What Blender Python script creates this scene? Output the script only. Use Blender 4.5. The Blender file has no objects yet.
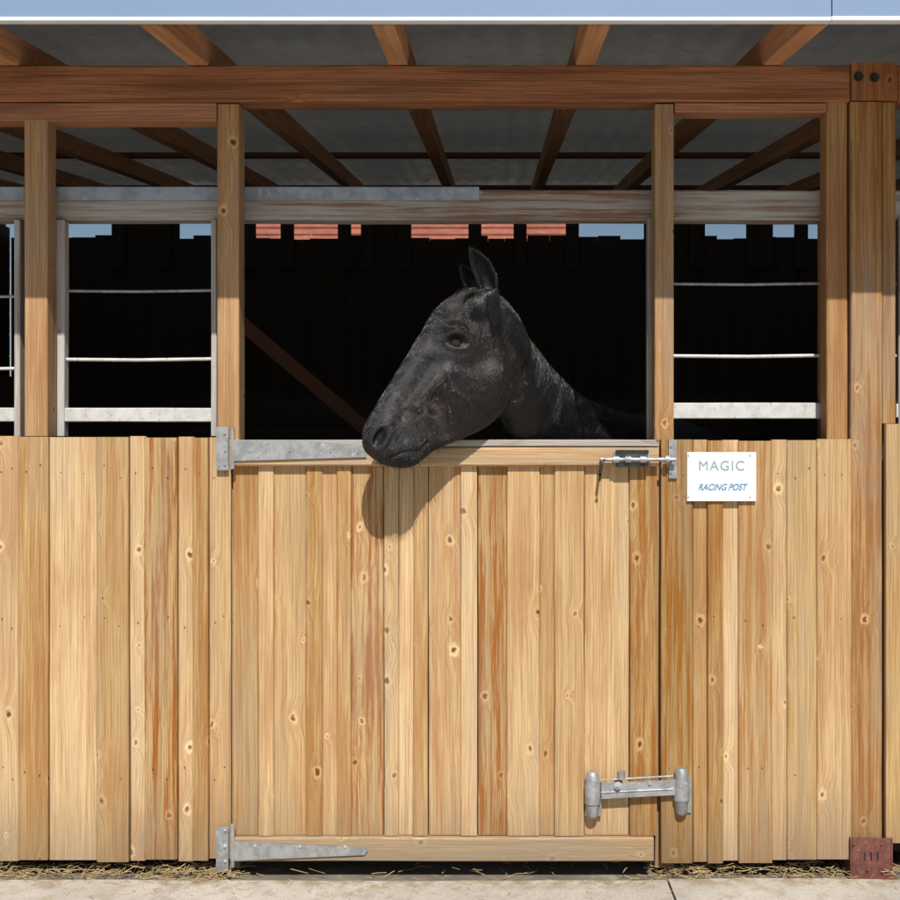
import bpy, bmesh, math, random
import numpy as np
from mathutils import Vector, noise
from mathutils.bvhtree import BVHTree
random.seed(7); rng=np.random.default_rng(7)
D=3.5; CX=0.135; CZ=1.254; S=0.003
def P(px,py,y=0.0):
    k=(D+y)/D
    return Vector((CX+(px-495)*S*k, y, CZ+(450-py)*S*k))
def X(px,y=0): return P(px,0,y).x
def Z(py,y=0): return P(0,py,y).z
col=bpy.context.scene.collection
def empty(name,loc=(0,0,0)):
    e=bpy.data.objects.new(name,None); e.empty_display_size=.1; col.objects.link(e); return e
# ---------------------------------------------------------------- materials
def newmat(name):
    m=bpy.data.materials.new(name); m.use_nodes=True
    nt=m.node_tree; b=nt.nodes['Principled BSDF']; return m,nt,b
class N:
    def __init__(s,nt): s.nt=nt
    def n(s,t,**k):
        o=s.nt.nodes.new(t)
        for a,v in k.items(): setattr(o,a,v)
        return o
    def put(s,sock,v):
        if isinstance(v,bpy.types.NodeSocket): s.nt.links.new(v,sock)
        else: sock.default_value=v
    def math(s,op,a,b=0.0,c=0.0,clamp=False):
        o=s.n('ShaderNodeMath',operation=op,use_clamp=clamp)
        s.put(o.inputs[0],a); s.put(o.inputs[1],b); s.put(o.inputs[2],c); return o.outputs[0]
    def mix(s,f,a,b,mode='MIX'):
        o=s.n('ShaderNodeMix',data_type='RGBA',blend_type=mode)
        s.put(o.inputs[0],f); s.put(o.inputs[6],a if isinstance(a,bpy.types.NodeSocket) else (*a,1) if len(a)==3 else a)
        s.put(o.inputs[7],b if isinstance(b,bpy.types.NodeSocket) else (*b,1) if len(b)==3 else b); return o.outputs[2]
    def ss(s,v,a,b,lo=0.0,hi=1.0):
        o=s.n('ShaderNodeMapRange',interpolation_type='SMOOTHSTEP')
        s.put(o.inputs[0],v); s.put(o.inputs[1],a); s.put(o.inputs[2],b); s.put(o.inputs[3],lo); s.put(o.inputs[4],hi); return o.outputs[0]
    def xyz(s,x,y,z):
        o=s.n('ShaderNodeCombineXYZ'); s.put(o.inputs[0],x); s.put(o.inputs[1],y); s.put(o.inputs[2],z); return o.outputs[0]
    def sep(s,v):
        o=s.n('ShaderNodeSeparateXYZ'); s.put(o.inputs[0],v); return o.outputs
    def noise(s,v,scale,detail=3,rough=.5,dist=0):
        o=s.n('ShaderNodeTexNoise'); s.put(o.inputs['Vector'],v); o.inputs['Scale'].default_value=scale
        o.inputs['Detail'].default_value=detail; o.inputs['Roughness'].default_value=rough; o.inputs['Distortion'].default_value=dist
        return o.outputs['Fac']
    def bump(s,h,st,d=.002,nrm=None):
        o=s.n('ShaderNodeBump'); s.put(o.inputs['Height'],h); o.inputs['Strength'].default_value=st; o.inputs['Distance'].default_value=d
        if nrm: s.put(o.inputs['Normal'],nrm)
        return o.outputs[0]
def wood(name,light,dark,stain=(.36,.13,.035),knots=.5,rough=.75,weathergrey=(.30,.28,.26),kscale=7.5,dirt=True,simple=False,base_w=.28):
    m,nt,b=newmat(name); q=N(nt)
    wc=q.n('ShaderNodeAttribute',attribute_name='wc').outputs['Vector']
    rn=q.n('ShaderNodeAttribute',attribute_name='rn'); rc=q.n('ShaderNodeSeparateColor'); nt.links.new(rn.outputs['Color'],rc.inputs[0])
    tone,stn,wea=rc.outputs[0],rc.outputs[1],rc.outputs[2]
    u,v,s=q.sep(wc)[:3]
    ac=q.math('ADD',u,v)
    if simple:
        g1=q.noise(q.xyz(q.math('MULTIPLY',ac,60),0,q.math('MULTIPLY',s,1.7)),1,3,.62)
        nt.links.new(q.mix(g1,light,dark),b.inputs['Base Color']); b.inputs['Roughness'].default_value=.85; b.inputs['Specular IOR Level'].default_value=.2
        return m
    vo=q.n('ShaderNodeTexVoronoi',voronoi_dimensions='2D',feature='F1'); q.put(vo.inputs['Vector'],q.xyz(ac,q.math('MULTIPLY',s,.72),0)); vo.inputs['Scale'].default_value=kscale
    sc=q.n('ShaderNodeSeparateColor'); nt.links.new(vo.outputs['Color'],sc.inputs[0])
    sel=q.math('GREATER_THAN',sc.outputs[0],1-knots)
    g2=q.noise(q.xyz(q.math('MULTIPLY',ac,260),q.math('MULTIPLY',v,60),q.math('MULTIPLY',s,7)),1,3,.7)
    wn=q.noise(wc,75,2,.6)
    wob=q.math('MULTIPLY',q.math('SUBTRACT',wn,.5),.13)
    ksz=q.math('MULTIPLY_ADD',sc.outputs[1],.75,.45)
    kd=q.math('DIVIDE',q.math('ADD',vo.outputs['Distance'],wob),ksz)
    kin=q.math('MULTIPLY',q.ss(kd,.02,.07,1,0),q.math('MULTIPLY',sel,q.math('MULTIPLY_ADD',sc.outputs[1],.4,.6)))
    kring=q.math('MULTIPLY',q.ss(kd,.06,.13,1,0),q.math('MULTIPLY',sel,q.math('MULTIPLY_ADD',sc.outputs[2],.8,.15)))
    kwide=q.math('MULTIPLY',q.ss(kd,.06,.42,1,0),sel)
    ac2=q.math('MULTIPLY_ADD',kwide,.016,ac)
    g1=q.noise(q.xyz(q.math('MULTIPLY',ac2,75),0,q.math('MULTIPLY',s,1.8)),1,4,.7,.2)
    big=q.noise(q.xyz(q.math('MULTIPLY',ac,8),1.7,q.math('MULTIPLY',s,1.3)),1,4,.6)
    rg=q.ss(q.math('SINE',q.math('MULTIPLY_ADD',ac2,640,q.math('MULTIPLY',big,34))),.2,1)
    f=q.math('ADD',q.ss(g1,.34,.66,0,.62),q.math('MULTIPLY',rg,.30))
    f=q.math('ADD',f,q.math('MULTIPLY',q.math('SUBTRACT',g2,.5),1.5),clamp=True)
    c=q.mix(f,light,dark)
    c=q.mix(q.ss(big,.46,.68,0,.50),c,q.mix(.5,dark,stain))
    st=q.noise(q.xyz(q.math('MULTIPLY',ac,52),3.1,q.math('MULTIPLY',s,1.8)),1,5,.75)
    c=q.mix(q.math('MULTIPLY',q.ss(st,.46,.58),stn),c,stain)
    c=q.mix(q.math('MULTIPLY',kwide,.20),c,q.mix(.5,light,stain))
    c=q.mix(kring,c,[min(1,a*1.30+.03) for a in light])
    c=q.mix(kin,c,[a*.4 for a in stain])
    gw=q.ss(st,.62,.36)
    wf=q.math('MULTIPLY_ADD',wea,gw,q.math('MULTIPLY',q.ss(big,.52,.34),base_w),clamp=True)
    c=q.mix(wf,c,q.mix(g2,[a*.45 for a in weathergrey],[min(1,a*1.35) for a in weathergrey]))
    ckm=q.ss(g1,.70,.74,0,.85)
    c=q.mix(ckm,c,[a*.22 for a in dark])
    if dirt:
        z=q.sep(q.n('ShaderNodeNewGeometry').outputs['Position'])[2]
        dn=q.math('MULTIPLY_ADD',q.math('SUBTRACT',st,.5),.5,z)
        c=q.mix(q.ss(dn,.0,.30,.5,0),c,(.19,.145,.10))
    hs=q.n('ShaderNodeHueSaturation'); nt.links.new(c,hs.inputs['Color'])
    q.put(hs.inputs['Value'],q.math('MULTIPLY_ADD',tone,.66,.62)); q.put(hs.inputs['Saturation'],q.math('MULTIPLY_ADD',tone,-.35,1.22))
    nt.links.new(hs.outputs[0],b.inputs['Base Color'])
    b.inputs['Roughness'].default_value=rough; b.inputs['Specular IOR Level'].default_value=.25
    h=q.noise(q.xyz(q.math('MULTIPLY',ac,260),q.math('MULTIPLY',v,60),q.math('MULTIPLY',s,7)),1,2,.7)
    nt.links.new(q.bump(h,.8,.002),b.inputs['Normal'])
    return m
pine=wood('pine_cladding',(.575,.400,.200),(.345,.190,.074),stain=(.30,.100,.024),knots=.5,weathergrey=(.34,.28,.21))
pine2=wood('pine_posts',(.48,.30,.14),(.28,.15,.062),stain=(.25,.09,.028))
beamw=wood('stained_beam',(.40,.150,.045),(.20,.062,.018),stain=(.08,.028,.010),knots=.3,dirt=False,weathergrey=(.24,.13,.07))
rafw=wood('rafter_wood',(.58,.26,.09),(.36,.14,.045),stain=(.18,.07,.025),knots=.3,dirt=False,weathergrey=(.36,.22,.14))
greyw=wood('weathered_wood',(.38,.33,.275),(.20,.15,.115),stain=(.19,.09,.045),knots=.5,dirt=False,weathergrey=(.40,.385,.36),base_w=.6)
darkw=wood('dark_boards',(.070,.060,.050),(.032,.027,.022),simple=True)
bracew=wood('brace_wood',(.18,.085,.05),(.11,.05,.03),simple=True)
def simple(name,c1,c2,scale=20,rough=.5,metal=0,bs=.2,bd=.001,spec=.5,detail=4,c3=None):
    m,nt,b=newmat(name); q=N(nt)
    pos=q.n('ShaderNodeTexCoord').outputs['Object']
    n1=q.noise(pos,scale,detail,.65)
    c=q.mix(q.ss(n1,.35,.65),c1,c2)
    if c3: c=q.mix(q.ss(q.noise(pos,scale*2.3,4,.7),.58,.68),c,c3)
    nt.links.new(c,b.inputs['Base Color']); b.inputs['Metallic'].default_value=metal
    q.put(b.inputs['Roughness'],q.ss(n1,.2,.8,rough*.8,min(1,rough*1.25)))
    b.inputs['Specular IOR Level'].default_value=spec
    nt.links.new(q.bump(q.noise(pos,scale*3,3,.7),bs,bd),b.inputs['Normal'])
    return m
galv=simple('galvanised_steel',(.42,.43,.44),(.27,.28,.29),30,.5,.45,c3=(.5,.5,.49),bs=.35)
whitebar=simple('white_painted_bar',(.62,.62,.60),(.5,.5,.48),25,.5,.0,c3=(.35,.30,.25))
bluemetal=simple('flashing_metal',(.34,.39,.45),(.24,.28,.33),18,.5,.2,c3=(.45,.47,.5))
fasciam=simple('fascia_blue',(.20,.29,.45),(.185,.27,.43),4,.45,0,bs=.05)
fwhite=simple('fascia_white',(.78,.79,.80),(.7,.71,.73),10,.5)
sheetm=simple('roof_sheet',(.74,.75,.74),(.56,.57,.56),3.5,.6,0,c3=(.50,.46,.38))
nt=sheetm.node_tree; tr=nt.nodes.new('ShaderNodeBsdfTranslucent'); tr.inputs[0].default_value=(.80,.84,.82,1)
mx=nt.nodes.new('ShaderNodeMixShader'); mx.inputs[0].default_value=.020
nt.links.new(nt.nodes['Principled BSDF'].outputs[0],mx.inputs[1]); nt.links.new(tr.outputs[0],mx.inputs[2]); nt.links.new(mx.outputs[0],nt.nodes['Material Output'].inputs[0])
rust=simple('rusty_bracket',(.22,.08,.058),(.13,.05,.04),30,.7,.2,c3=(.30,.15,.12))
darksteel=simple('dark_steel',(.06,.06,.062),(.035,.035,.037),40,.4,.6)
signm=simple('sign_white',(.80,.80,.78),(.77,.77,.75),8,.4,bs=.02)
soil=simple('yard_ground',(.22,.19,.15),(.14,.12,.09),5,.95,c3=(.30,.26,.19),bs=.6,bd=.01)
floorm=simple('stall_floor',(.08,.065,.045),(.05,.04,.03),8,.95)
tile=simple('red_tiles',(.36,.12,.08),(.24,.08,.05),2,.8,c3=(.40,.2,.13))
render_w=simple('render_wall',(.45,.41,.35),(.38,.35,.3),2,.9)
def flat(name,c,r=.5):
    m,nt,b=newmat(name); b.inputs['Base Color'].default_value=(*c,1); b.inputs['Roughness'].default_value=r; return m
inkg=flat('ink_grey_blue',(.22,.34,.42)); inkb=flat('ink_blue',(.07,.25,.46))
def concrete():
    m,nt,b=newmat('concrete'); q=N(nt)
    pos=q.n('ShaderNodeTexCoord').outputs['Object']
    a=q.noise(pos,2.2,5,.65); f=q.noise(pos,160,3,.7); g=q.noise(pos,12,5,.7)
    c=q.mix(q.ss(a,.35,.65),(.58,.55,.50),(.46,.435,.39))
    c=q.mix(q.ss(g,.50,.64,0,.6),c,(.34,.30,.24))
    c=q.mix(q.ss(f,.35,.7,.4,0),c,(.22,.20,.17))
    y=q.sep(pos)[1]
    c=q.mix(q.math('MULTIPLY',q.ss(y,-.20,-.09,0,.9),q.ss(g,.40,.6)),c,(.28,.22,.13))
    nt.links.new(c,b.inputs['Base Color']); b.inputs['Roughness'].default_value=.9
    nt.links.new(q.bump(q.noise(pos,70,4,.75),.7,.004),b.inputs['Normal']); return m
conc=concrete()
# ---------------------------------------------------------------- bar builder
class MB:
    def __init__(s,name,mats,parent=None):
        s.name=name; s.mats=mats if isinstance(mats,list) else [mats]; s.v=[]; s.f=[]; s.wc=[]; s.rn=[]; s.mi=[]; s.parent=parent
    def bar(s,p0,p1,w,h,side=None,bev=.0025,segs=6,jit=.0006,tone=None,stain=.1,wea=0,mat=0):
        p0=Vector(p0);p1=Vector(p1); d=(p1-p0); L=d.length; d.normalize()
        side=Vector(side) if side is not None else Vector((1,0,0))
        side=(side-d*side.dot(d)).normalized(); up=d.cross(side)
        if tone is None: tone=random.uniform(.25,.8)
        off=(random.uniform(0,50),random.uniform(0,50),random.uniform(0,50))
        a,b=w/2,h/2; e=min(bev,a*.4,b*.4)
        prof=[(-a+e,-b),(a-e,-b),(a,-b+e),(a,b-e),(a-e,b),(-a+e,b),(-a,b-e),(-a,-b+e)]
        base=len(s.v)
        ph=random.uniform(0,50)
        for i in range(segs+1):
            t=i/segs; c=p0+d*(L*t)
            j1=noise.noise(Vector((t*L*1.6,ph,0)))*jit*2; j2=noise.noise(Vector((t*L*1.6,ph,7)))*jit*2
            j3=noise.noise(Vector((t*L*9,ph,14)))*jit*.8
            for (x,y) in prof:
                sx=x+j1+(j3 if x>0 else -j3)
                s.v.append(c+side*sx+up*(y+j2))
                s.wc.append((x+off[0],y+off[1],t*L+off[2])); s.rn.append((tone,stain,wea,1))
        for i in range(segs):
            for k in range(8):
                k2=(k+1)%8; s.f.append((base+i*8+k,base+i*8+k2,base+(i+1)*8+k2,base+(i+1)*8+k)); s.mi.append(mat)
        s.f.append(tuple(base+k for k in range(7,-1,-1))); s.mi.append(mat)
        e0=base+segs*8; s.f.append(tuple(e0+k for k in range(8))); s.mi.append(mat)
    def box(s,x0,x1,y0,y1,z0,z1,axis='z',**k):
        cx,cy,cz=(x0+x1)/2,(y0+y1)/2,(z0+z1)/2
        if axis=='z': s.bar((cx,cy,z0),(cx,cy,z1),abs(x1-x0),abs(y1-y0),(1,0,0),**k)
        elif axis=='x': s.bar((x0,cy,cz),(x1,cy,cz),abs(z1-z0),abs(y1-y0),(0,0,1),**k)
        else: s.bar((cx,y0,cz),(cx,y1,cz),abs(x1-x0),abs(z1-z0),(1,0,0),**k)
    def tube(s,pts,r,n=10,mat=0,cap=True):
        pts=[Vector(p) for p in pts]; base=len(s.v); m=len(pts)
        rs=r if isinstance(r,(list,tuple)) else [r]*m
        ref=Vector((0,0,1))
        d0=(pts[1]-pts[0]).normalized()
        if abs(d0.dot(ref))>.9: ref=Vector((0,1,0))
        for i,p in enumerate(pts):
            d=(pts[min(i+1,m-1)]-pts[max(i-1,0)]).normalized()
            a=d.cross(ref)
            if a.length<1e-4: a=d.cross(Vector((1,0,0)))
            a.normalize(); b=d.cross(a)
            for k in range(n):
                an=2*math.pi*k/n
                s.v.append(p+(a*math.cos(an)+b*math.sin(an))*rs[i]); s.wc.append((0,0,0)); s.rn.append((.5,0,0,1))
        for i in range(m-1):
            for k in range(n):
                k2=(k+1)%n; s.f.append((base+i*n+k,base+(i+1)*n+k,base+(i+1)*n+k2,base+i*n+k2)); s.mi.append(mat)
        if cap:
            s.f.append(tuple(base+k for k in range(n))); s.mi.append(mat)
            s.f.append(tuple(base+(m-1)*n+k for k in range(n-1,-1,-1))); s.mi.append(mat)
    def poly(s,pts,y0,y1,bev=0,mat=0):
        base=len(s.v); n=len(pts)
        for y in (y0,y1):
            for (x,z) in pts:
                s.v.append(Vector((x,y,z))); s.wc.append((x,y,z)); s.rn.append((.5,0,0,1))
        s.f.append(tuple(base+k for k in range(n))); s.mi.append(mat)
        s.f.append(tuple(base+n+k for k in range(n-1,-1,-1))); s.mi.append(mat)
        for k in range(n):
            k2=(k+1)%n; s.f.append((base+k,base+n+k,base+n+k2,base+k2)); s.mi.append(mat)
    def done(s,smooth=False):
        me=bpy.data.meshes.new(s.name); me.from_pydata([tuple(v) for v in s.v],[],s.f); me.update()
        a=me.attributes.new('wc','FLOAT_VECTOR','POINT'); a.data.foreach_set('vector',np.array(s.wc,dtype=np.float32).ravel())
        a=me.attributes.new('rn','FLOAT_COLOR','POINT'); a.data.foreach_set('color',np.array(s.rn,dtype=np.float32).ravel())
        for m in s.mats: me.materials.append(m)
        me.polygons.foreach_set('material_index',s.mi)
        bm=bmesh.new(); bm.from_mesh(me); bmesh.ops.recalc_face_normals(bm,faces=bm.faces); bm.to_mesh(me); bm.free()
        if smooth:
            me.polygons.foreach_set('use_smooth',[True]*len(me.polygons))
            try: me.set_sharp_from_angle(angle=math.radians(40))
            except Exception: pass
        o=bpy.data.objects.new(s.name,me); col.objects.link(o)
        if s.parent: o.parent=s.parent
        return o
# ---------------------------------------------------------------- building
stable=empty('stable_building')
SL=142*S/D; ZR0=Z(66)+.002
def zr(y): return ZR0+SL*y
cl=MB('front_cladding',[pine],stable)
L=[(0,20,0,.85),(22,50,0.3,.5),(52,98,0,.8),(100,130,.15,.55),(132,146,0,.9),(147,178,.95,.5),(180,194,0,.85),(195,209,.5,.45),(211,231,.1,.7)]
R=[(660,690,.6,.2),(692,705,.1,.55),(706,720,.45,.3),(721,736,.05,.95),(737,769,.5,.5),(770,784,.2,.85),(785,813,.1,.55),(815,848,.25,.7)]
for i,(a,b,st,tn) in enumerate(L+R):
    th=[.018,.027][i%2]+random.uniform(0,.003)
    top=437 if b<300 else 440; top+=random.uniform(-1.3,1.3); bot=858+random.uniform(-2,2)
    x1=X(b+1.6)
    cl.box(X(a),x1-.0008,-th,0,Z(bot),Z(top),tone=tn+random.uniform(-.06,.06),stain=st,wea=random.choice([0,.1,.2]),segs=14,jit=.0009)
x=X(-1)
while x>-3.6:
    w=random.uniform(.04,.14); cl.box(x-w,x-.003,-random.uniform(.018,.03),0,Z(858),Z(437),stain=random.choice([0,.1,.3,.8])); x-=w
x=X(882)
while x<3.6:
    w=random.uniform(.05,.14); cl.box(x+.003,x+w,-random.uniform(.018,.03),0,Z(840),Z(424),stain=random.choice([0,.1,.3])); x+=w
cl.done()
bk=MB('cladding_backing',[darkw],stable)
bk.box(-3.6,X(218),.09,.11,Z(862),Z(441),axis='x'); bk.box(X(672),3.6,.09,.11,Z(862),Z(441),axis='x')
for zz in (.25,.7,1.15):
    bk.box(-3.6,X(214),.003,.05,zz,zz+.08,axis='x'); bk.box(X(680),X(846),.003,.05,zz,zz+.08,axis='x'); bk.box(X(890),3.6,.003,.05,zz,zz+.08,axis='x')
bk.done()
nl=MB('nail_heads',[darksteel],stable)
for i,(a,b,st,tn) in enumerate(L+R):
    for zz in (.29,.74,1.19):
        for xx in ([.5] if b-a<20 else [.25,.75]):
            if random.random()<.2: continue
            x_=X(a+(b-a)*xx)+random.uniform(-.004,.004); z_=zz+random.uniform(-.02,.02)
            nl.tube([(x_,-([.018,.027][i%2]+.0032),z_),(x_,-.010,z_)],.0018,6)
nl.done()
ps=MB('posts',[pine2,greyw,whitebar,beamw],stable)
ps.box(X(24),X(47),.002,.075,Z(436),Z(116),stain=.3,tone=.75,segs=10)
ps.box(X(217),X(239),.002,.08,0.0,Z(104),stain=.3,tone=.75,segs=12)
ps.box(X(655),X(674),.002,.08,0.0,Z(104),stain=.4,tone=.6,segs=12)
ps.box(X(827),X(848),.003,.075,Z(440),Z(98),stain=.4,tone=.6,segs=10)
ps.box(X(820,.1),X(828,.1),.08,.13,Z(440),Z(206,.1),stain=.6,tone=.1,segs=8)
ps.box(X(850),X(881),-.012,.10,0.0,Z(103),stain=.7,tone=.5,segs=16,jit=.001)
ps.box(X(881.6),X(895),-.006,.09,Z(424)+.002,Z(103),stain=.5,tone=.4,segs=10)
ps.box(X(850),X(896),-.014,.05,Z(102)+.001,Z(64),stain=.4,tone=.75,mat=3,segs=3)
ps.box(X(49,.1),X(66,.1),.085,.125,Z(436,.1),Z(221,.1),mat=1,wea=.9,tone=1.2)
ps.box(X(212,.1),X(217.5,.1),.085,.125,Z(436,.1),Z(221,.1),mat=1,wea=.9,tone=1)
ps.box(X(16,.1),X(22,.1),.085,.125,Z(436,.1),Z(221,.1),mat=1,wea=.9,tone=1.2)
ps.box(X(647,.1),X(656,.1),.085,.125,Z(440,.1),Z(219,.1),mat=1,wea=.9,tone=.7)
ps.box(X(897,.1),X(905,.1),.085,.125,Z(440,.1),Z(219,.1),mat=1,wea=.9,tone=.7)
for px in (-160,-380,-640,1090,1330,1600):
    ps.box(X(px),X(px+22),.002,.075,Z(436),Z(104),tone=.6)
ps.done()
bm_=MB('front_beams',[beamw,rafw],stable)
bm_.box(-3.6,X(849),-.008,.075,Z(102),Z(66),axis='x',tone=.9,stain=.5,segs=40,jit=.001,bev=.004)
bm_.box(X(897),3.6,-.008,.075,Z(102),Z(66),axis='x',tone=.75,stain=.35,segs=10)
bm_.box(X(-400),X(216.4),.0,.07,Z(121),Z(102.6),axis='x',tone=1.1,stain=.2,segs=20)
bm_.box(X(675),X(826.4),.0,.07,Z(112),Z(102.6),axis='x',tone=1.1,stain=.2,segs=10)
bm_.done()
gb=MB('inner_beam',[greyw,bluemetal],stable)
gb.box(-3.6,3.6,.10,.17,Z(220,.1),Z(190,.1),axis='x',wea=.65,tone=.85,stain=.9,segs=50,jit=.0012,bev=.005)
gb.box(-3.6,X(479,.09),.090,.0985,Z(200,.09),Z(187,.09),axis='x',mat=1,segs=30,jit=.0005,bev=.001)
gb.box(-3.6,X(479,.09),.0987,.16,Z(190,.1)+.004,Z(187,.1)+.001,axis='x',mat=1,segs=4,jit=0,bev=.001)
gb.done()
bo=MB('beam_bolts',[darksteel],stable)
for (a,b) in ((859,76),(875,77)):
    p=P(a,b,-.02); bo.tube([p+Vector((0,-.004,0)),p+Vector((0,.01,0))],.009,6); bo.tube([p+Vector((0,.002,0)),p+Vector((0,.01,0))],.014,14)
bo.done()
rf=MB('rafters',[rafw],stable)
for xr in [-3.55,-3.0,-2.45,-1.88,-1.32,-.755,-.155,.405,.965,1.53,2.1,2.7,3.3]:
    y0,y1=-.495,5.9; h=.085
    rf.bar((xr,y0,zr(y0)+h/2),(xr,y1,zr(y1)+h/2),.058,h,(1,0,0),bev=.003,segs=30,jit=.001,stain=.25,tone=.9)
rf.done()
pu=MB('purlins',[bracew],stable)
for yy in (1.3,2.9,4.6):
    pu.bar((-3.6,yy,zr(yy)+.108),(3.6,yy,zr(yy)+.108),.045,.026,(0,1,0),tone=.9)
pu.done()
me=bpy.data.meshes.new('roof_sheet'); xs=np.arange(-3.7,3.7,.0127); ys=[-.53,-.1,-.099,.6,.88,.881,2,2.9,2.901,4,4.9,4.901,6.0]
vs=[];fs=[]
for j,yy in enumerate(ys):
    lift=.005*(sum(1 for t in (-.0995,.8805,2.9005,4.9005) if yy>t))
    for xx in xs: vs.append((xx,yy,zr(yy)+.131+lift+.007*math.sin(xx*2*math.pi/.105)))
n=len(xs)
for j in range(len(ys)-1):
    for i in range(n-1): fs.append((j*n+i,j*n+i+1,(j+1)*n+i+1,(j+1)*n+i))
me.from_pydata(vs,[],fs); me.polygons.foreach_set('use_smooth',[True]*len(fs)); me.materials.append(sheetm)
o=bpy.data.objects.new('roof_sheet',me); col.objects.link(o); o.parent=stable
fa=MB('fascia',[fasciam,fwhite],stable)
zb=Z(22.5,-.52)
fa.box(-3.7,X(831,-.52),-.522,-.508,zb+.012,zb+.19,axis='x',segs=2,jit=0,bev=.001)
fa.box(X(832,-.52),3.7,-.524,-.508,zb+.012,zb+.19,axis='x',segs=2,jit=0,bev=.001)
fa.box(-3.7,X(831.3,-.53),-.530,-.506,zb,zb+.0115,axis='x',segs=20,jit=.0003,mat=1,bev=.002)
fa.box(X(831.6,-.53),3.7,-.532,-.506,zb,zb+.0125,axis='x',segs=20,jit=.0003,mat=1,bev=.002)
fa.done()
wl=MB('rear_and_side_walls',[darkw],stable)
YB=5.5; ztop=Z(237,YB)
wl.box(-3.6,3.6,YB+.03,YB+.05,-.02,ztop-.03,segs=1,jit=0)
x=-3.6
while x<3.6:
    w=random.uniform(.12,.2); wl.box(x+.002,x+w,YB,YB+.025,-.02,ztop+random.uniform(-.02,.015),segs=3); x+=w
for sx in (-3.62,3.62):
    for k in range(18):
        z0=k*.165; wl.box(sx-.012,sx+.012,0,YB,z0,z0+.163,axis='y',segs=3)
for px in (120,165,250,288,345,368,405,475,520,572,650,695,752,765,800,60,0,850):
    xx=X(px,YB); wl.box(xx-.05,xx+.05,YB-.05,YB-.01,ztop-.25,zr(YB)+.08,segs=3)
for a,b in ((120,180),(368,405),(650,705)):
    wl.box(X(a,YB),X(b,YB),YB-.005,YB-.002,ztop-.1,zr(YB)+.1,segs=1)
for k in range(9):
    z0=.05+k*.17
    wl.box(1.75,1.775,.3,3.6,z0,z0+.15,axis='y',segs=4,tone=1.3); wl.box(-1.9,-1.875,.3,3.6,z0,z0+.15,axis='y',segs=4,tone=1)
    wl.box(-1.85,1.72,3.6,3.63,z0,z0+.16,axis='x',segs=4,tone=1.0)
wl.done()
br=MB('diagonal_brace',[bracew],stable)
br.bar(P(232,315,1.6),P(385,445,1.6),.06,.05,(0,0,1),tone=1)
br.done()
wb=MB('window_bars',[whitebar,galv],stable)
def wbar(a,b,c,r,mat=1): wb.tube([P(a,c,.105),P((a+b)/2,c+.6,.105),P(b,c-.5,.105)],r,10,mat=mat)
wbar(66,212,291,.0045); wbar(66,212,359.5,.0055,0); wbar(-160,17,297,.0045); wbar(-160,17,369,.005,0)
wbar(673,821,284,.0045); wbar(673,821,356,.0055,0); wbar(895,1090,284,.004); wbar(895,1090,356,.005,0)
for a,b,t,bo_ in ((66,212,408,422),(-160,17,408,422),(673,821,403,419),(895,1090,404,418)):
    wb.box(X(a,.1),X(b,.1),.088,.122,Z(bo_,.1),Z(t,.1),axis='x',mat=0,segs=6,jit=.0006)
wb.done(smooth=True)
pb=MB('post_base_bracket',[rust,darksteel],stable)
x0,x1=X(849),X(887); z0,z1=Z(876,-.03),Z(838,-.03)
pb.box(x0,x1,-.034,-.028,z0,z1,segs=2,jit=0); pb.box(x0-.006,x0-.0005,-.034,.07,z0,z1,segs=2,jit=0); pb.box(x1+.0005,x1+.006,-.034,.07,z0,z1,segs=2,jit=0)
pb.box(x0-.012,x1+.012,-.07,-.0345,z0-.004,z0+.003,segs=2,jit=0)
for a in (861,867.5,874): pb.box(X(a)-.0022,X(a)+.0022,-.0362,-.0345,z0+.050,z1-.040,segs=1,jit=0,mat=1)
for a,b in ((854,844),(882,844),(868,870)): pb.tube([P(a,b,-.040),P(a,b,-.033)],.004,6,mat=0)
pb.done()
# ---------------------------------------------------------------- door
door=empty('stable_door')
dp=MB('door_planks',[pine],door)
DPK=[(234,258,.4,.45),(260,274,.05,.85),(275,306,.15,.6),(307,322,.35,.45),(323,337,.1,.8),(338,351,.3,.5),(352,383,.95,.55),(385,398,.05,.75),(399,413,0,.95),(414,427,.15,.55),(429,460,.35,.7),(461,476,.05,.85),(478,506,.9,.5),(507,538,.05,.75),(539,553,.2,.55),(554,582,.0,.65),(584,627,.12,.8),(629,655,.7,.3)]
for i,(a,b,st,tn) in enumerate(DPK):
    th=[.016,.024][i%2]+random.uniform(0,.002)
    dp.box(X(a),X(b+1.4)-.0006,-th,0,Z(833),Z(466),stain=st,tone=tn+random.uniform(-.06,.06),wea=random.choice([0,.1,.2]),segs=14,jit=.0008)
dp.done()
dr=MB('door_rails',[pine,greyw,bluemetal,darkw],door)
dr.box(X(233),X(657),-.042,.045,Z(466),Z(447),axis='x',tone=.8,stain=.3,wea=.6,segs=30,jit=.0008,bev=.005)
dr.box(X(233),X(657),-.044,.047,Z(446.5),Z(440),axis='x',tone=.8,wea=.7,segs=30,jit=.0006,bev=.002,mat=1)
dr.box(X(233),X(652),-.038,-.001,Z(857.5),Z(833.8),axis='x',tone=.7,stain=.2,wea=.6,segs=30,jit=.0008,bev=.004)
dr.box(X(236),X(654),.002,.02,Z(856),Z(468),axis='x',mat=3,segs=2)
dr.done()
hw=MB('door_hardware',[galv,darksteel],door)
def pp(pts,y0,y1,mat=0): hw.poly([(X(a),Z(b)) for a,b in pts],y0,y1,mat=mat)
pp([(219,427),(231,427),(231,470),(219,470)],-.036,-.030)
pp([(234,440.3),(300,440.5),(368,446),(368,457),(300,459),(234,461)],-.0485,-.0448)
hw.tube([P(232.5,428,-.044),P(232.5,469,-.044)],.0065,12)
pp([(219,823),(231,823),(231,868),(219,868)],-.036,-.030)
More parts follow.
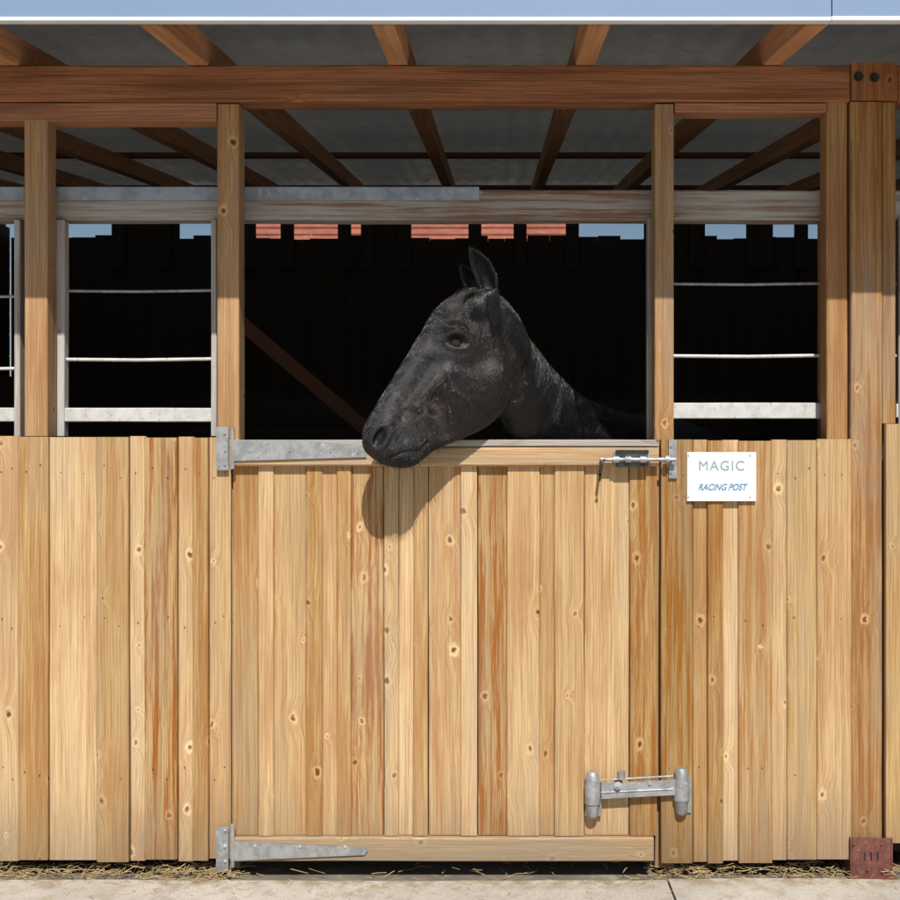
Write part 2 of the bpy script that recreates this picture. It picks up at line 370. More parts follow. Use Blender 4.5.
pp([(234,836),(300,840),(366,842.5),(369,846),(366,850),(300,853),(234,856)],-.0435,-.0395)
hw.tube([P(232.5,824,-.040),P(232.5,867,-.040)],.0065,12)
for (a,b) in ((225,433),(225,450),(225,464),(225,830),(225,846),(225,861)): hw.tube([P(a,b,-.040),P(a,b,-.034)],.0042,8)
for (a,b) in ((250,451),(290,451),(330,451),(358,452)): hw.tube([P(a,b,-.051),P(a,b,-.046)],.0042,8)
for (a,b) in ((255,846),(300,846.5),(345,846.5)): hw.tube([P(a,b,-.046),P(a,b,-.041)],.0042,8)
pp([(612,452),(648,452),(648,466),(612,466)],-.047,-.0425)
hw.tube([P(600,459.5,-.058),P(676,459.5,-.058)],.006,12)
for a in (616,628,643): hw.tube([P(a-3,459.5,-.058),P(a+3,459.5,-.058)],.0105,12,mat=0)
pp([(614,450),(646,450),(646,454),(614,454)],-.060,-.046,1)
pp([(614,463),(646,463),(646,467),(614,467)],-.056,-.046,1)
hw.tube([P(605,459.5,-.058),P(602,461,-.064),P(601,467,-.068),P(600,474,-.068),P(600,481,-.068)],[.005,.005,.005,.005,.0055],10,mat=1)
hw.tube([P(600,459.5,-.058),P(603,459.5,-.058)],.009,10)
pp([(667,440),(675,440),(675,478),(667,478)],-.038,-.031)
hw.tube([P(665,459.5,-.056),P(669,459.5,-.056)],.012,12)
hw.tube([P(671,459.5,-.056),P(671,459.5,-.034)],.006,12)
for b in (446,472): hw.tube([P(671,b,-.042),P(671,b,-.037)],.004,8)
for cx_,t,bt in ((592.5,772,818),(681.5,768,815)):
    hw.tube([P(cx_,t,-.040),P(cx_,t+3,-.040),P(cx_,(t+bt)/2-14,-.040),P(cx_,(t+bt)/2-10,-.040),P(cx_,(t+bt)/2+8,-.040),P(cx_,bt-14,-.040),P(cx_,bt-3,-.040),P(cx_,bt,-.040)],[.013,.019,.020,.024,.024,.020,.018,.010],18)
    pp([(cx_-8,t+6),(cx_+8,t+6),(cx_+8,bt-6),(cx_-8,bt-6)],-.036,-.027)
pp([(600,779),(674,775),(674,790),(600,794)],-.050,-.044)
hw.tube([P(601,780,-.05),P(673,776,-.05)],.003,8); hw.tube([P(601,792.5,-.05),P(673,789,-.05)],.003,8)
hw.tube([P(618,785.5,-.060),P(618,785.5,-.045)],.011,14); hw.tube([P(618,785.5,-.065),P(618,785.5,-.06)],.006,10)
hw.tube([P(621,771,-.05),P(621,779,-.05)],.012,12)
hw.tube([P(650,783,-.055),P(650,783,-.045)],.006,10)
hw.done(smooth=True)
# ---------------------------------------------------------------- sign
sign=empty('name_sign')
sg=MB('sign_board',[signm,galv],sign)
sg.box(X(685),X(753.5),-.0375,-.0325,Z(500.5),Z(452),segs=1,jit=0,bev=.001)
for a,b in ((688.5,455.5),(750,455.5),(688.5,497),(750,497)): sg.tube([P(a,b,-.0395),P(a,b,-.036)],.0022,8,mat=1)
sg.done()
def text(body,px,py,size,mat,shear=0,spacing=1.0,bold=0,name='lettering',sx=1):
    cu=bpy.data.curves.new(name,'FONT'); cu.body=body; cu.size=size; cu.align_x='CENTER'; cu.align_y='CENTER'; cu.shear=shear
    cu.space_character=spacing; cu.extrude=.0004; cu.offset=bold
    o=bpy.data.objects.new(name,cu); col.objects.link(o)
    o.rotation_euler=(math.pi/2,0,0); p=P(px,py,0); o.location=(p.x,-.0382,p.z); o.scale=(sx,1,1)
    bpy.context.view_layer.update()
    me=bpy.data.meshes.new_from_object(o.evaluated_get(bpy.context.evaluated_depsgraph_get()))
    o2=bpy.data.objects.new(name,me); col.objects.link(o2); o2.matrix_world=o.matrix_world.copy(); bpy.data.objects.remove(o)
    me.materials.clear(); me.materials.append(mat); o2.parent=sign
text('MAGIC',719,466,.041,inkg,0,1.15,0,'name_lettering',.98)
text('RACING POST',719.5,487,.0265,inkb,.35,.97,.0004,'sponsor_lettering',.86)
# ---------------------------------------------------------------- ground
def plane(name,x0,x1,y0,y1,z,mat,nx=1,ny=1):
    me=bpy.data.meshes.new(name); vs=[];fs=[]
    for j in range(ny+1):
        for i in range(nx+1): vs.append((x0+(x1-x0)*i/nx,y0+(y1-y0)*j/ny,z))
    for j in range(ny):
        for i in range(nx): a=j*(nx+1)+i; fs.append((a,a+1,a+nx+2,a+nx+1))
    me.from_pydata(vs,[],fs); me.materials.append(mat); o=bpy.data.objects.new(name,me); col.objects.link(o); return o
plane('ground',-600,600,-600,600,-.025,soil)
o=plane('stall_floor',-3.55,3.55,.12,YB-.03,-.012,floorm); o.parent=stable
cp=MB('concrete_path',[conc])
xj=[-14,-8,-4.2,X(-820),X(656)+.02,X(658)+2.6,8,14]
for a,b in zip(xj[:-1],xj[1:]): cp.box(a+.0025,b-.0025,-18,-.085,-.10,0.0+random.uniform(-.002,.002),axis='x',segs=40,jit=.003,bev=.010)
cp.done()
sv=[];sf=[]
def straw(x,y,z,L,r,az,tilt):
    d=Vector((math.cos(az)*math.cos(tilt),math.sin(az)*math.cos(tilt),math.sin(tilt))); s_=d.cross(Vector((0,0,1))).normalized()*r; u=d.cross(s_).normalized()*r
    b=len(sv); p=Vector((x,y,z)); m=p+d*L*.5+Vector((0,0,random.uniform(-.1,.1)*L)); e=p+d*L
    for c in (p,m,e):
        sv.extend([c+s_,c-s_*.5+u,c-s_*.5-u])
    for i in (0,3):
        for k in range(3): k2=(k+1)%3; sf.append((b+i+k,b+i+k2,b+i+3+k2,b+i+3+k))
for i in range(7500):
    x=random.uniform(-2.2,2.2)
    dens=noise.noise(Vector((x*3.5,1,0)))*.9+.46
    if X(240)<x<X(655) and random.random()>.04: continue
    if x>X(655): dens*=.6
    if random.random()>dens: continue
    y=-abs(random.gauss(0,.045))-.0; y=min(y,.05)+random.uniform(-.01,.06)
    z=-.018+random.uniform(0,.025) if y>-.085 else .001+random.uniform(0,.006)
    straw(x,y,z,random.uniform(.015,.06),random.uniform(.0005,.0012),random.uniform(0,2*math.pi),random.uniform(-.1,.3))
for i in range(500):
    x=random.uniform(-2.5,2.5); y=-.09-abs(random.gauss(0,.18)); straw(x,y,.003,random.uniform(.008,.03),random.uniform(.0004,.0009),random.uniform(0,6.28),random.uniform(-.02,.05))
strawm=simple('straw',(.56,.42,.21),(.36,.26,.12),30,.7)
me=bpy.data.meshes.new('straw'); me.from_pydata([tuple(v) for v in sv],[],sf); me.materials.append(strawm); col.objects.link(bpy.data.objects.new('straw',me))
# ---------------------------------------------------------------- neighbour house
house=empty('red_roofed_house')
hb=MB('walls_and_roof',[render_w,tile],house)
xa,xb=-4.0,1.2
hb.box(xa,xb,14,20,-.02,4.2,segs=1,jit=0)
for k in range(14):
    t0=k/14; t1=(k+1)/14
    A=Vector(((xa+xb)/2,13.7+3.3*t0,4.1+2.1*t0)); B=Vector(((xa+xb)/2,13.7+3.3*t1+.04,4.1+2.1*t1-.02))
    hb.bar(A,B,xb-xa+.4,.05,(1,0,0),segs=1,jit=0,mat=1)
hb.bar(((xa+xb)/2,20.3,4.1),((xa+xb)/2,17,6.2),xb-xa+.4,.12,(1,0,0),segs=1,jit=0,mat=1)
hb.done()
# ---------------------------------------------------------------- HORSE
horse=empty('horse')
th=math.radians(22); hn=Vector((math.sin(th),-math.cos(th),0)); M0=P(365,440,-.20)
cam=Vector((CX,-D,CZ))
def HP(px,py):
    r=P(px,py,0)-cam; t=(M0-cam).dot(hn)/r.dot(hn); return cam+r*t
def catmull(A,m):
    A=np.array(A,float); n=len(A); out=[]
    for i in range(n-1):
        p0=A[max(i-1,0)];p1=A[i];p2=A[i+1];p3=A[min(i+2,n-1)]
        for k in range(m):
            t=k/m; out.append(.5*((2*p1)+(-p0+p2)*t+(2*p0-5*p1+4*p2-p3)*t*t+(-p0+3*p1-3*p2+p3)*t**3))
    out.append(A[-1]); return np.array(out)
hv=[];hf=[]
def loft(rings):
    base=len(hv); m=len(rings[0])
    for r in rings: hv.extend([tuple(p) for p in r])
    for i in range(len(rings)-1):
        for k in range(m):
            k2=(k+1)%m; hf.append((base+i*m+k,base+i*m+k2,base+(i+1)*m+k2,base+(i+1)*m+k))
    for i,rev in ((0,True),(len(rings)-1,False)):
        c=len(hv); hv.append(tuple(np.mean(np.array(rings[i]),axis=0)))
        for k in range(m):
            k2=(k+1)%m; a=base+i*m+k; b=base+i*m+k2
            hf.append((b,a,c) if rev else (a,b,c))
HS=[((503,299),(530,347),.044,.95,.0),
    ((488,292),(520,370),.060,.85,.1),
    ((469,289),(511,394),.076,.8,.15),
    ((453,296),(499,416),.087,.74,.22),
    ((438,308),(482,429),.088,.72,.32),
    ((425,328),(464,438),.075,.76,.34),
    ((411,350),(449,444),.060,.8,.26),
    ((398,371),(435,450),.050,.82,.12),
    ((386,390),(425,457),.048,.85,.02),
    ((375,408),(418,463),.051,.85,-.05),
    ((367,422),(410,467),.054,.85,.0),
    ((363,436),(400,468),.049,.85,.05),
    ((365,449),(390,466),.038,.9,.05),
    ((371,456),(383,464),.020,1,.0)]
arr=[]
for T,B,w,pw,tp in HS:
    t=HP(*T);b=HP(*B); arr.append([*t,*b,w,pw,tp])
arr=catmull(arr,8); rings=[]
for a in arr:
    T=Vector(a[0:3]);B=Vector(a[3:6]); w,pw,tp=a[6:9]; ring=[]
    for k in range(48):
        ph=2*math.pi*k/48; c=math.cos(ph); s=math.sin(ph); f=(1-c)/2
        cc=math.copysign(abs(c)**.9,c)
        wid=w*math.copysign(abs(s)**pw,s)*(1-tp*f*1.3)
        ring.append((T+B)/2+(T-B)/2*cc+hn*wid)
    rings.append(ring)
loft(rings)
NS=[((.125,-.03,1.690),(.15,-.05,1.44),.050),
    ((.170,.01,1.660),(.17,.0,1.36),.064),
    ((.228,.07,1.600),(.21,.08,1.27),.076),
    ((.30,.17,1.515),(.28,.20,1.16),.088),
    ((.40,.33,1.435),(.38,.36,1.05),.115),
    ((.52,.54,1.40),(.48,.54,.93),.15),
    ((.64,.80,1.385),(.58,.70,.80),.20),
    ((.75,1.1,1.40),(.68,.95,.70),.24),
    ((.85,1.4,1.39),(.79,1.3,.66),.27),
    ((.93,1.8,1.36),(.93,1.8,.65),.30),
    ((1.01,2.2,1.39),(1.02,2.2,.72),.29),
    ((1.08,2.5,1.38),(1.08,2.5,.82),.24),
    ((1.12,2.68,1.25),(1.12,2.68,.95),.12)]
arr=catmull([[*a,*b,w] for a,b,w in NS],7); rings=[]
mid=(arr[:,0:3]+arr[:,3:6])/2
for i,a in enumerate(arr):
    d=mid[min(i+1,len(arr)-1)]-mid[max(i-1,0)]; d=Vector((d[0],d[1],0)).normalized()
    wv=Vector((d.y,-d.x,0)); T=Vector(a[0:3]);B=Vector(a[3:6]); ring=[]
    crest=max(0,1-i/45)
    for k in range(48):
        ph=2*math.pi*k/48; c=math.cos(ph); s=math.sin(ph); f=(1+c)/2
        wd=a[6]*math.copysign(abs(s)**.9,s)*(1-.45*crest*f)
        ring.append((T+B)/2+(T-B)/2*c+wv*wd)
    rings.append(ring)
loft(rings)
def limb(pts):
    A=catmull([[*p,r] for p,r in pts],5); rr=[]
    for a in A: rr.append([(a[0]+a[3]*math.cos(2*math.pi*k/20),a[1]+a[3]*1.15*math.sin(2*math.pi*k/20),a[2]) for k in range(20)])
    loft(rr)
pv=Vector((.94,-.35,0))
for sgn in (-1,1):
    c=Vector((.72,1.12,0))+pv*.14*sgn
    limb([((c.x,c.y,z),r) for z,r in ((1.0,.12),(.82,.10),(.66,.07),(.5,.05),(.43,.052),(.37,.038),(.22,.030),(.14,.038),(.09,.033),(.05,.055),(-.008,.066))])
    c=Vector((1.06,2.42,0))+pv*.15*sgn
    limb([((c.x,c.y+dy,z),r) for z,r,dy in ((1.1,.14,0),(.9,.14,0),(.75,.11,-.04),(.62,.075,.03),(.52,.055,.12),(.46,.052,.13),(.38,.038,.11),(.22,.032,.08),(.14,.038,.06),(.09,.034,.04),(.05,.055,.02),(-.008,.066,.02))])
def ear(b0,tip,wdir,odir,wmax):
    b0=Vector(b0);tip=Vector(tip); ax=(tip-b0); 
    wdir=(wdir-ax*wdir.dot(ax)/ax.length_squared).normalized(); od=ax.cross(wdir).normalized()
    if od.dot(odir)<0: od=-od
    rows=16; K=14; rings=[]
    for i in range(rows+1):
        t=i/rows; r=wmax*(.80+.95*t-.35*t*t)*(1-t**2.8)+.0035; c=b0+ax*t+od*(-.010*math.sin(t*math.pi))+wdir*(.012*math.sin(t*math.pi))
        ring=[]
        A=2.3-.75*t
        for k in range(K+1):
            an=-A+2*A*k/K; ring.append(c+wdir*(math.sin(an)*r)-od*(math.cos(an)*r*.9))
        ri=max(r-.0065,.001)
        for k in range(K,-1,-1):
            an=-A*.97+2*A*.97*k/K; ring.append(c+wdir*(math.sin(an)*ri)-od*(math.cos(an)*ri*.9))
        rings.append(ring)
    loft(rings)
eb=HP(486,299)+hn*.038; et=HP(464,250)+hn*.046
ear(eb,et,Vector((1,0.1,.25)),Vector((-.75,-.55,.1)),.0265)
eb2=HP(480,297)-hn*.038; et2=HP(465,262)-hn*.045
ear(eb2,et2,Vector((1,.1,.25)),Vector((-.8,-.3,.1)),.020)
def blob(c,rx,ry,rz,rot=None):
    rr=[]
    for i in range(1,12):
        a=math.pi*i/12
        rr.append([Vector(c)+Vector((rx*math.sin(a)*math.cos(2*math.pi*k/20),ry*math.sin(a)*math.sin(2*math.pi*k/20),rz*math.cos(a))) for k in range(20)])
    loft(rr)
for sg_ in (1,-1):
    blob(HP(485,301)+hn*.034*sg_,.030,.028,.03)
    blob(HP(447,331)+hn*.069*sg_,.028,.022,.019)
    blob(HP(476,380)+hn*.046*sg_,.070,.031,.085)
    blob(HP(378,438)+hn*.035*sg_,.026,.022,.034)
blob(HP(407,460),.034,.030,.022)
me=bpy.data.meshes.new('h0'); me.from_pydata(hv,[],hf)
bm=bmesh.new(); bm.from_mesh(me); bmesh.ops.recalc_face_normals(bm,faces=bm.faces); bm.to_mesh(me); bm.free()
ho=bpy.data.objects.new('h0',me); col.objects.link(ho)
r=ho.modifiers.new('r','REMESH'); r.mode='VOXEL'; r.voxel_size=.0040
sm=ho.modifiers.new('s','SMOOTH'); sm.factor=.5; sm.iterations=5
bpy.context.view_layer.update()
me=bpy.data.meshes.new_from_object(ho.evaluated_get(bpy.context.evaluated_depsgraph_get())); bpy.data.objects.remove(ho)
n=len(me.vertices); co=np.empty(n*3,np.float32); me.vertices.foreach_get('co',co); co=co.reshape(-1,3).astype(float)
edges=np.empty(len(me.edges)*2,np.int32); me.edges.foreach_get('vertices',edges); edges=edges.reshape(-1,2)
deg=np.bincount(edges.ravel(),minlength=n)[:,None]
def lap(c,mask,it):
    for _ in range(it):
        s=np.zeros_like(c)
        for ax in range(3):
            s[:,ax]=np.bincount(edges[:,0],c[edges[:,1],ax],n)+np.bincount(edges[:,1],c[edges[:,0],ax],n)
        c=c+(s/np.maximum(deg,1)-c)*.6*mask[:,None]
    return c
hnv=np.array(hn)
def planec(c):
    rel=c-np.array(M0); nc=rel@hnv; q=c-nc[:,None]*hnv
    k=D/(q[:,1]+D); return 495+(q[:,0]-CX)/S*k, 450-(q[:,2]-CZ)/S*k, nc
u,v,nc=planec(co)
notear=1/(1+np.exp(-(v-293)/3))
co=lap(co,notear,26)
u,v,nc=planec(co)
near=((np.abs(nc)<.15)&(co[:,1]<.14)&(v<480)).astype(float)
amt=np.zeros(n)
def G(cx,cy,rx,ry,ang=0):
    a=math.radians(ang); dx=u-cx; dy=v-cy; x=dx*math.cos(a)+dy*math.sin(a); y=-dx*math.sin(a)+dy*math.cos(a)
    return np.sqrt((x/rx)**2+(y/ry)**2)
def g(*a): return np.exp(-G(*a)**2)
def seg(pts,wd):
    best=np.full(n,1e9)
    for (x0,y0),(x1,y1) in zip(pts[:-1],pts[1:]):
        L2=(x1-x0)**2+(y1-y0)**2; t=np.clip(((u-x0)*(x1-x0)+(v-y0)*(y1-y0))/L2,0,1)
        best=np.minimum(best,np.hypot(u-x0-t*(x1-x0),v-y0-t*(y1-y0)))
    return np.exp(-(best/wd)**2)
EX,EY=449,343.5
surf_e=np.median(nc[(G(EX,EY,5,4)<1)&(nc>0)&(near>0)])
amt+= .006*g(EX-3,EY-13,16,6,12)
amt-= .010*g(EX+17,EY-21,13,10,0)
amt-= .006*g(EX-18,EY+3,8,13,0)
amt-= .005*g(EX+4,EY+22,16,8,0)
amt+= .0105*seg([(EX-6,EY+27),(EX-22,EY+42),(EX-38,EY+62)],6.0)
amt-= .011*seg([(EX-22,EY+20),(EX-38,EY+46),(EX-52,EY+72)],6.5)
amt-= .009*seg([(EX-18,EY+62),(EX-8,EY+76),(EX,EY+86)],9)
amt-= .008*g(EX-14,EY+56,9,12,-30)
amt+= .0032*seg([(430,376),(424,386),(418,394),(408,401),(398,410)],1.9)
amt+= .0028*seg([(424,386),(427,400),(421,414),(412,422)],1.7)
amt+= .0028*seg([(438,372),(446,390),(443,406),(448,426)],1.9)
amt+= .0024*seg([(446,390),(460,400),(470,414)],1.9)
amt-= .008*seg([(511,345),(518,368),(510,396),(497,416)],8)
amt+= .005*g(484,376,16,24,20); amt-=.005*g(467,366,9,18,25)
amt+= .003*g(385,418,9,14,25); amt-=.003*g(397,432,7,12,10)
NXp,NYp=375.5,437
rN=G(NXp,NYp,5.6,10.5,28)
amt+= .006*np.exp(-((rN-1.3)/.4)**2)
amt-= .017*np.exp(-(rN/.8)**4)
mouth=[(374,463),(384,458),(395,453),(404,451),(414,449),(424,442)]
amt-= .0050*seg(mouth,1.6)
amt+= .003*seg([(382,452),(396,446),(412,443)],4.5)
amt-= .003*seg([(392,426),(399,438),(397,448)],4)
for k in range(5): amt-=.0012*seg([(388+k*5,446-k),(391+k*5,452-k)],1.0)
rE=G(EX,EY,9.6,5.6,12)
amt+= .0042*np.exp(-((rE-1.35)/.32)**2)*np.where(v<EY,1.2,.7)
amt-= .0028*np.exp(-((G(EX-1,EY-2,13.5,10,12)-1)/.13)**2)*(v<EY+2)
amt-= .0012*np.exp(-((G(EX,EY+2,14,10.5,14)-1)/.12)**2)*(v>EY)
amt-= .008*np.exp(-(rE/.92)**6)
fn=np.array([noise.fractal(Vector(c)*16,1.0,2.0,2) if m_ else 0 for c,m_ in zip(co,near)])
amt+=.0018*fn
co=co+(amt*near*np.sign(nc))[:,None]*hnv
me.vertices.foreach_set('co',co.astype(np.float32).ravel())
u,v,nc=planec(co)
hc=np.zeros((n,4),np.float32); hc[:,3]=1
R_=.8*g(402,378,30,40)+.7*g(385,440,25,28)+.5*g(435,345,22,25)+.25*g(470,380,30,35)+.7*seg([(EX-6,EY+27),(EX-22,EY+42),(EX-38,EY+62)],6)  # grey sun highlights painted into the coat on forehead and nose; muzzle grey too
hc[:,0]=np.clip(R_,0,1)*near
hc[:,1]=np.clip(g(495,355,30,50)+.8*g(425,405,20,18)+.6*g(440,420,30,20),0,1)
hc[:,2]=np.clip(np.exp(-(rN/1.0)**4)+.8*np.exp(-(rE/1.2)**8)+.7*seg(mouth,1.5),0,1)*near
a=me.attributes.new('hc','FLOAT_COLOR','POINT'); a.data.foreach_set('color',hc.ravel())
me.polygons.foreach_set('use_smooth',[True]*len(me.polygons)); me.update()
def coat(name,fur=False):
    m,nt,b=newmat(name); q=N(nt)
    pos=q.n('ShaderNodeTexCoord').outputs['Object']
    at=q.n('ShaderNodeAttribute',attribute_name='hc'); sc=q.n('ShaderNodeSeparateColor'); nt.links.new(at.outputs['Color'],sc.inputs[0])
    n1=q.noise(pos,45,4,.7)
    c=q.mix(n1,(.0035,.0033,.0035),(.009,.0085,.0088))
    gs=q.ss(n1,.35,.65,.2,.9)
    if fur:
        rv=q.n('ShaderNodeAttribute',attribute_name='rv').outputs['Fac']
        gs=q.math('MULTIPLY',gs,q.math('MULTIPLY_ADD',q.math('POWER',rv,3),2.6,.15))
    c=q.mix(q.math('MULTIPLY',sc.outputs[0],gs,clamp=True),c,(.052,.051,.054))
    c=q.mix(q.math('MULTIPLY',sc.outputs[1],gs,clamp=True),c,(.036,.019,.012))
    c=q.mix(sc.outputs[2],c,(.003,.003,.003))
    nt.links.new(c,b.inputs['Base Color']); b.inputs['Roughness'].default_value=.30 if fur else .5
    b.inputs['Specular IOR Level'].default_value=.85 if fur else .35
    if not fur:
        nt.links.new(q.bump(q.noise(pos,180,3,.7),.5,.0015),b.inputs['Normal'])
    return m
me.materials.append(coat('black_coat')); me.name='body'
body=bpy.data.objects.new('body',me); col.objects.link(body); body.parent=horse
def eyem():
    m,nt,b=newmat('eye'); b.inputs['Base Color'].default_value=(.012,.007,.005,1); b.inputs['Roughness'].default_value=.08; b.inputs['Specular IOR Level'].default_value=.7; return m
em=eyem()
for sgn,nm in ((1,'eye_near'),(-1,'eye_far')):
    c=HP(EX,EY)+hn*sgn*(surf_e-.0168)
    bm=bmesh.new(); bmesh.ops.create_uvsphere(bm,u_segments=40,v_segments=24,radius=.0195); m2=bpy.data.meshes.new(nm); bm.to_mesh(m2); bm.free()
    m2.polygons.foreach_set('use_smooth',[True]*len(m2.polygons)); m2.materials.append(em)
    o=bpy.data.objects.new(nm,m2); o.location=c; col.objects.link(o); o.parent=horse
# short fur
npoly=len(me.polygons)
pc=np.empty(npoly*3,np.float32); me.polygons.foreach_get('center',pc); pc=pc.reshape(-1,3)
pn=np.empty(npoly*3,np.float32); me.polygons.foreach_get('normal',pn); pn=pn.reshape(-1,3)
pv0=np.array([p.vertices[0] for p in me.polygons])
ok=np.where((pc[:,1]<.45)&(pc[:,2]>1.12)&(hc[pv0,2]<.2))[0]
NH=110000
idx=rng.choice(ok,NH)
nn=pn[idx]; root=pc[idx]+rng.uniform(-.0022,.0022,(NH,3)); root-= nn*((root-pc[idx])*nn).sum(1)[:,None]
uu=u[pv0[idx]]; vv=v[pv0[idx]]
hax=np.array((-.52,-.21,-.80)); bk_=np.array((.25,.15,-.95)); nk=np.array((.55,.45,-.70))
w1=np.clip((uu-432)/45,0,1)[:,None]; w2=np.clip((uu-510)/25,0,1)[:,None]
fl=hax*(1-w1)+bk_*w1; fl=fl*(1-w2)+nk*w2
ef=np.clip((292-vv)/6,0,1)[:,None]*np.clip((510-uu)/8,0,1)[:,None]; fl=fl*(1-ef)+np.array((-.35,.0,.93))*ef
ang=np.array([noise.noise(Vector(r_)*30)+.5*noise.noise(Vector(r_)*90) for r_ in root.astype(float)])*0.8
side=np.cross(fl,nn); fl=fl+side*ang[:,None]
fl=fl-nn*(fl*nn).sum(1)[:,None]; fl/=np.maximum(np.linalg.norm(fl,axis=1),1e-6)[:,None]
fl+=rng.normal(0,.11,(NH,3))
Lh=rng.uniform(.008,.015,(NH,1)); Lh*=np.where(vv>415,.6,1)[:,None]; Lh*=(1-.35*ef)
de=np.hypot(uu-EX,vv-EY)[:,None]; Lh*=np.clip(de/28,.25,1)
lift=np.clip(np.array([noise.noise(Vector(r_)*140) for r_ in root.astype(float)]),-.5,.8)[:,None]*.0008
pts=np.empty((NH,4,3),np.float32)
for k,(s_,hgt) in enumerate(((0,-.0008),(.35,.0007),(.7,.0012),(1.0,.0012))):
    pts[:,k]=root+fl*Lh*s_+nn*(hgt+lift*s_)
cu=bpy.data.hair_curves.new('fur'); cu.add_curves([4]*NH)
cu.attributes['position'].data.foreach_set('vector',pts.ravel())
ra=cu.attributes.get('radius') or cu.attributes.new('radius','FLOAT','POINT')
ra.data.foreach_set('value',np.tile(np.array([.00036,.00034,.00024,.00005],np.float32),NH))
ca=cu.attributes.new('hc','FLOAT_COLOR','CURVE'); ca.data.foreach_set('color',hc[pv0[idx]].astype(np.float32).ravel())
rv=cu.attributes.new('rv','FLOAT','CURVE'); rv.data.foreach_set('value',rng.uniform(0,1,NH).astype(np.float32))
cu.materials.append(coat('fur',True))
fo=bpy.data.objects.new('fur',cu); col.objects.link(fo); fo.parent=horse
bvh=BVHTree.FromPolygons([tuple(x) for x in co],[tuple(p.vertices) for p in me.polygons])
def strands(name,lines,rad,mat):
    V=[];F=[]
    for pts,r in lines:
        base=len(V); m=len(pts)
        for i,p in enumerate(pts):
            d=(pts[min(i+1,m-1)]-pts[max(i-1,0)])
            if d.length<1e-6: d=Vector((0,0,-1))
            d.normalize(); a=d.cross(Vector((.3,-1,.2))); a.normalize(); b=d.cross(a); rr=r*(1-(i/(m-1))**2*.85)
            for k in range(3):
                an=2.094*k; V.append(tuple(p+(a*math.cos(an)+b*math.sin(an))*rr))
        for i in range(m-1):
            for k in range(3):
                k2=(k+1)%3; F.append((base+i*3+k,base+(i+1)*3+k,base+(i+1)*3+k2,base+i*3+k2))
    me=bpy.data.meshes.new(name); me.from_pydata(V,[],F); me.polygons.foreach_set('use_smooth',[True]*len(F)); me.materials.append(mat)
    o=bpy.data.objects.new(name,me); col.objects.link(o); o.parent=horse; return o
def hairm():
    m,nt,b=newmat('mane_hair'); b.inputs['Base Color'].default_value=(.006,.0055,.006,1); b.inputs['Roughness'].default_value=.33; b.inputs['Specular IOR Level'].default_value=.8; return m
hm=hairm()
def onsurf(px,py,off):
    p=P(px,py,0); d=(p-cam).normalized(); hit=bvh.ray_cast(cam,d)
    if hit[0] is None: return None
    return hit[0]-d*off+Vector((0,0,off*.3))
lines=[]
def lock(rx,ry,bx,by,ex,ey,nh,spread,rr=.0009):
    for i in range(nh):
        sx,sy=random.gauss(0,spread),random.gauss(0,spread); off=random.uniform(.003,.014); ph=random.uniform(0,99)
        pts=[];last=None; cut=random.uniform(.7,1.08)
        for k in range(10):
            s=k/9*cut; x=(1-s)**2*(rx+sx*.6)+2*s*(1-s)*(bx+sx)+s*s*(ex+sx*.7); y=(1-s)**2*(ry+sy*.4)+2*s*(1-s)*(by+sy)+s*s*(ey+sy)
            x+=noise.noise(Vector((s*4,ph,0)))*1.8
            p=onsurf(x,y,off*(1-.4*s)+.0015)
            if p is None or (last is not None and (p-last).length>.03):
                if last is None: continue
                p=last+(last-pts[-2] if len(pts)>1 else Vector((-.004,0,-.004)))*.8+Vector((0,0,-.002))
            pts.append(p); last=p
        if len(pts)>3: lines.append((pts,random.uniform(.5,1.2)*rr))
for k in range(9):
    t=k/8; lock(482-t*8,292-t*2,462-t*4,285+t*8,438+t*9+random.gauss(0,2),306+t*17+random.gauss(0,5),54,2.3)
for k in range(11):
    t=k/10; lock(476+t*20,292,480+t*18,304,470+t*36+random.gauss(0,3),336+t*8+random.gauss(0,9),46,2.4)
for k in range(26):
    t=k/25; rx=499+t*68; ry=299+t*88
    lock(rx,ry,rx+6,ry+14,rx+3+random.gauss(0,4),ry+40+random.gauss(0,8),40,2.6,.0009)
for i in range(1600):
    t=random.random()*44; j=int(t); T=Vector(arr[j][0:3]).lerp(Vector(arr[j+1][0:3]),t-j)
    farv=Vector((-.55,.62,0))*random.uniform(.6,1.1)
    L_=random.uniform(.10,.22)
    pts=[T+Vector((0,0,-.010))]
    up=random.uniform(.004,.013)
    for k in range(1,7):
        s=k/6; pts.append(T+Vector((0,0,-.004+up*math.sin(min(1,s*2)*1.57)-L_*s*s))+farv*(.055*math.sin(s*1.5))*(1+t/40)+Vector((random.uniform(-1,1),random.uniform(-1,1),0))*.0012)
    lines.append((pts,random.uniform(.0006,.0012)))
strands('mane_and_forelock',lines,.001,hm)
wl_=[]
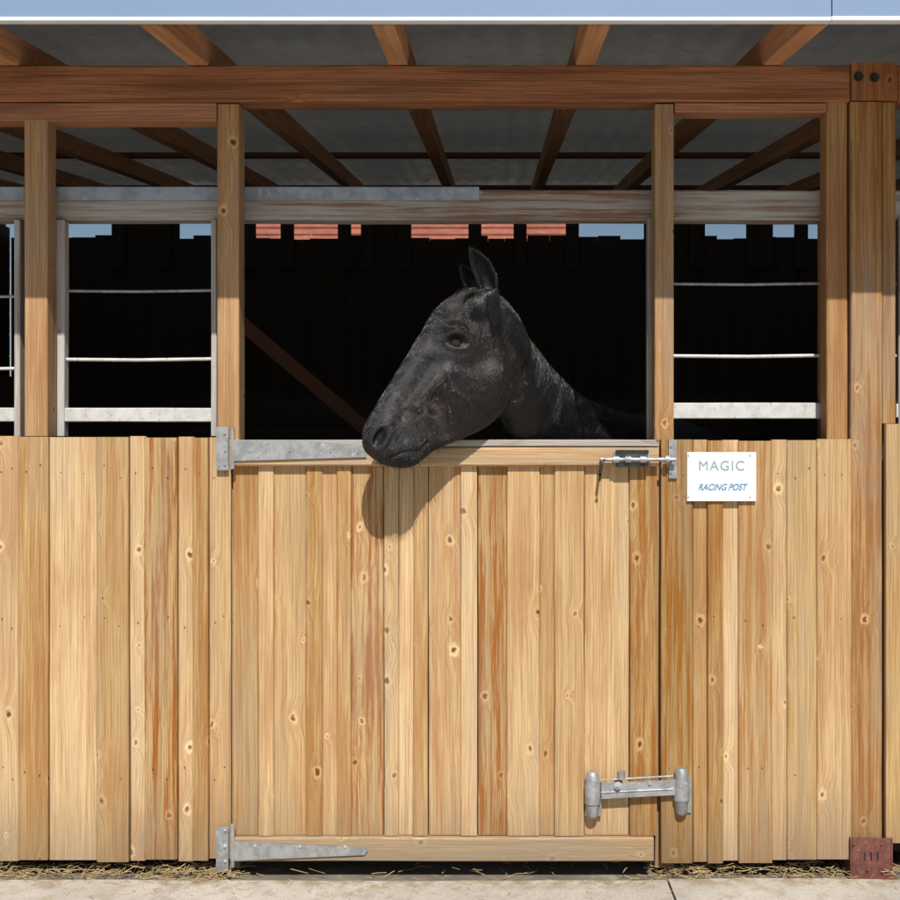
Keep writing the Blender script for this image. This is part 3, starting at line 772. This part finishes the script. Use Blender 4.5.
for i in range(260):
    x=random.uniform(376,446); y=463-abs(x-405)*.12+random.uniform(-6,3)
    if x>420: y=random.uniform(444,456)
    p=onsurf(x,y,-.001)
    if p is None: continue
    L_=random.uniform(.008,.032); dx=random.uniform(-.1,.5)
    wl_.append(([p+Vector((dx*L_*s,-.3*L_*s*(1-s),-L_*s)) for s in (0,.33,.66,1)],.0005))
strands('whiskers',wl_,.0003,hm)
tl=[]
for i in range(250):
    a=Vector((1.13,2.68,1.24))+Vector((random.uniform(-.03,.03),0,random.uniform(-.03,.03)))
    tl.append(([a+Vector((random.uniform(-.01,.01)+.03*s*math.sin(i),.10*math.sin(s*2.2),-.75*s*s-.05*s)) for s in (0,.15,.3,.5,.75,1)],.0018))
strands('tail',tl,.002,hm)
# ---------------------------------------------------------------- light, camera
w=bpy.data.worlds.new('World'); bpy.context.scene.world=w; w.use_nodes=True; nt=w.node_tree
bg=nt.nodes['Background']; sk=nt.nodes.new('ShaderNodeTexSky'); sk.sky_type='NISHITA'; sk.sun_disc=False
EL=50; AZ=7
sk.sun_elevation=math.radians(EL); sk.sun_rotation=math.radians(180-AZ); nt.links.new(sk.outputs[0],bg.inputs[0]); bg.inputs[1].default_value=.065
sl=bpy.data.lights.new('sun','SUN'); sl.energy=5.0; sl.angle=math.radians(.5); sl.color=(1,.955,.885)
so=bpy.data.objects.new('sun',sl); col.objects.link(so)
tos=Vector((math.sin(math.radians(AZ))*math.cos(math.radians(EL)),-math.cos(math.radians(AZ))*math.cos(math.radians(EL)),math.sin(math.radians(EL))))
so.rotation_euler=tos.to_track_quat('Z','Y').to_euler(); so.location=(0,-5,8)
cd=bpy.data.cameras.new('camera'); cd.lens=36*D/2.7; cd.sensor_width=36; cd.shift_x=-.05; cd.clip_end=2000; cd.clip_start=.05
c=bpy.data.objects.new('camera',cd); c.location=cam; c.rotation_euler=(math.pi/2,0,0); col.objects.link(c)
sc=bpy.context.scene; sc.camera=c; sc.view_settings.view_transform='Standard'; sc.view_settings.look='None'; sc.view_settings.exposure=0
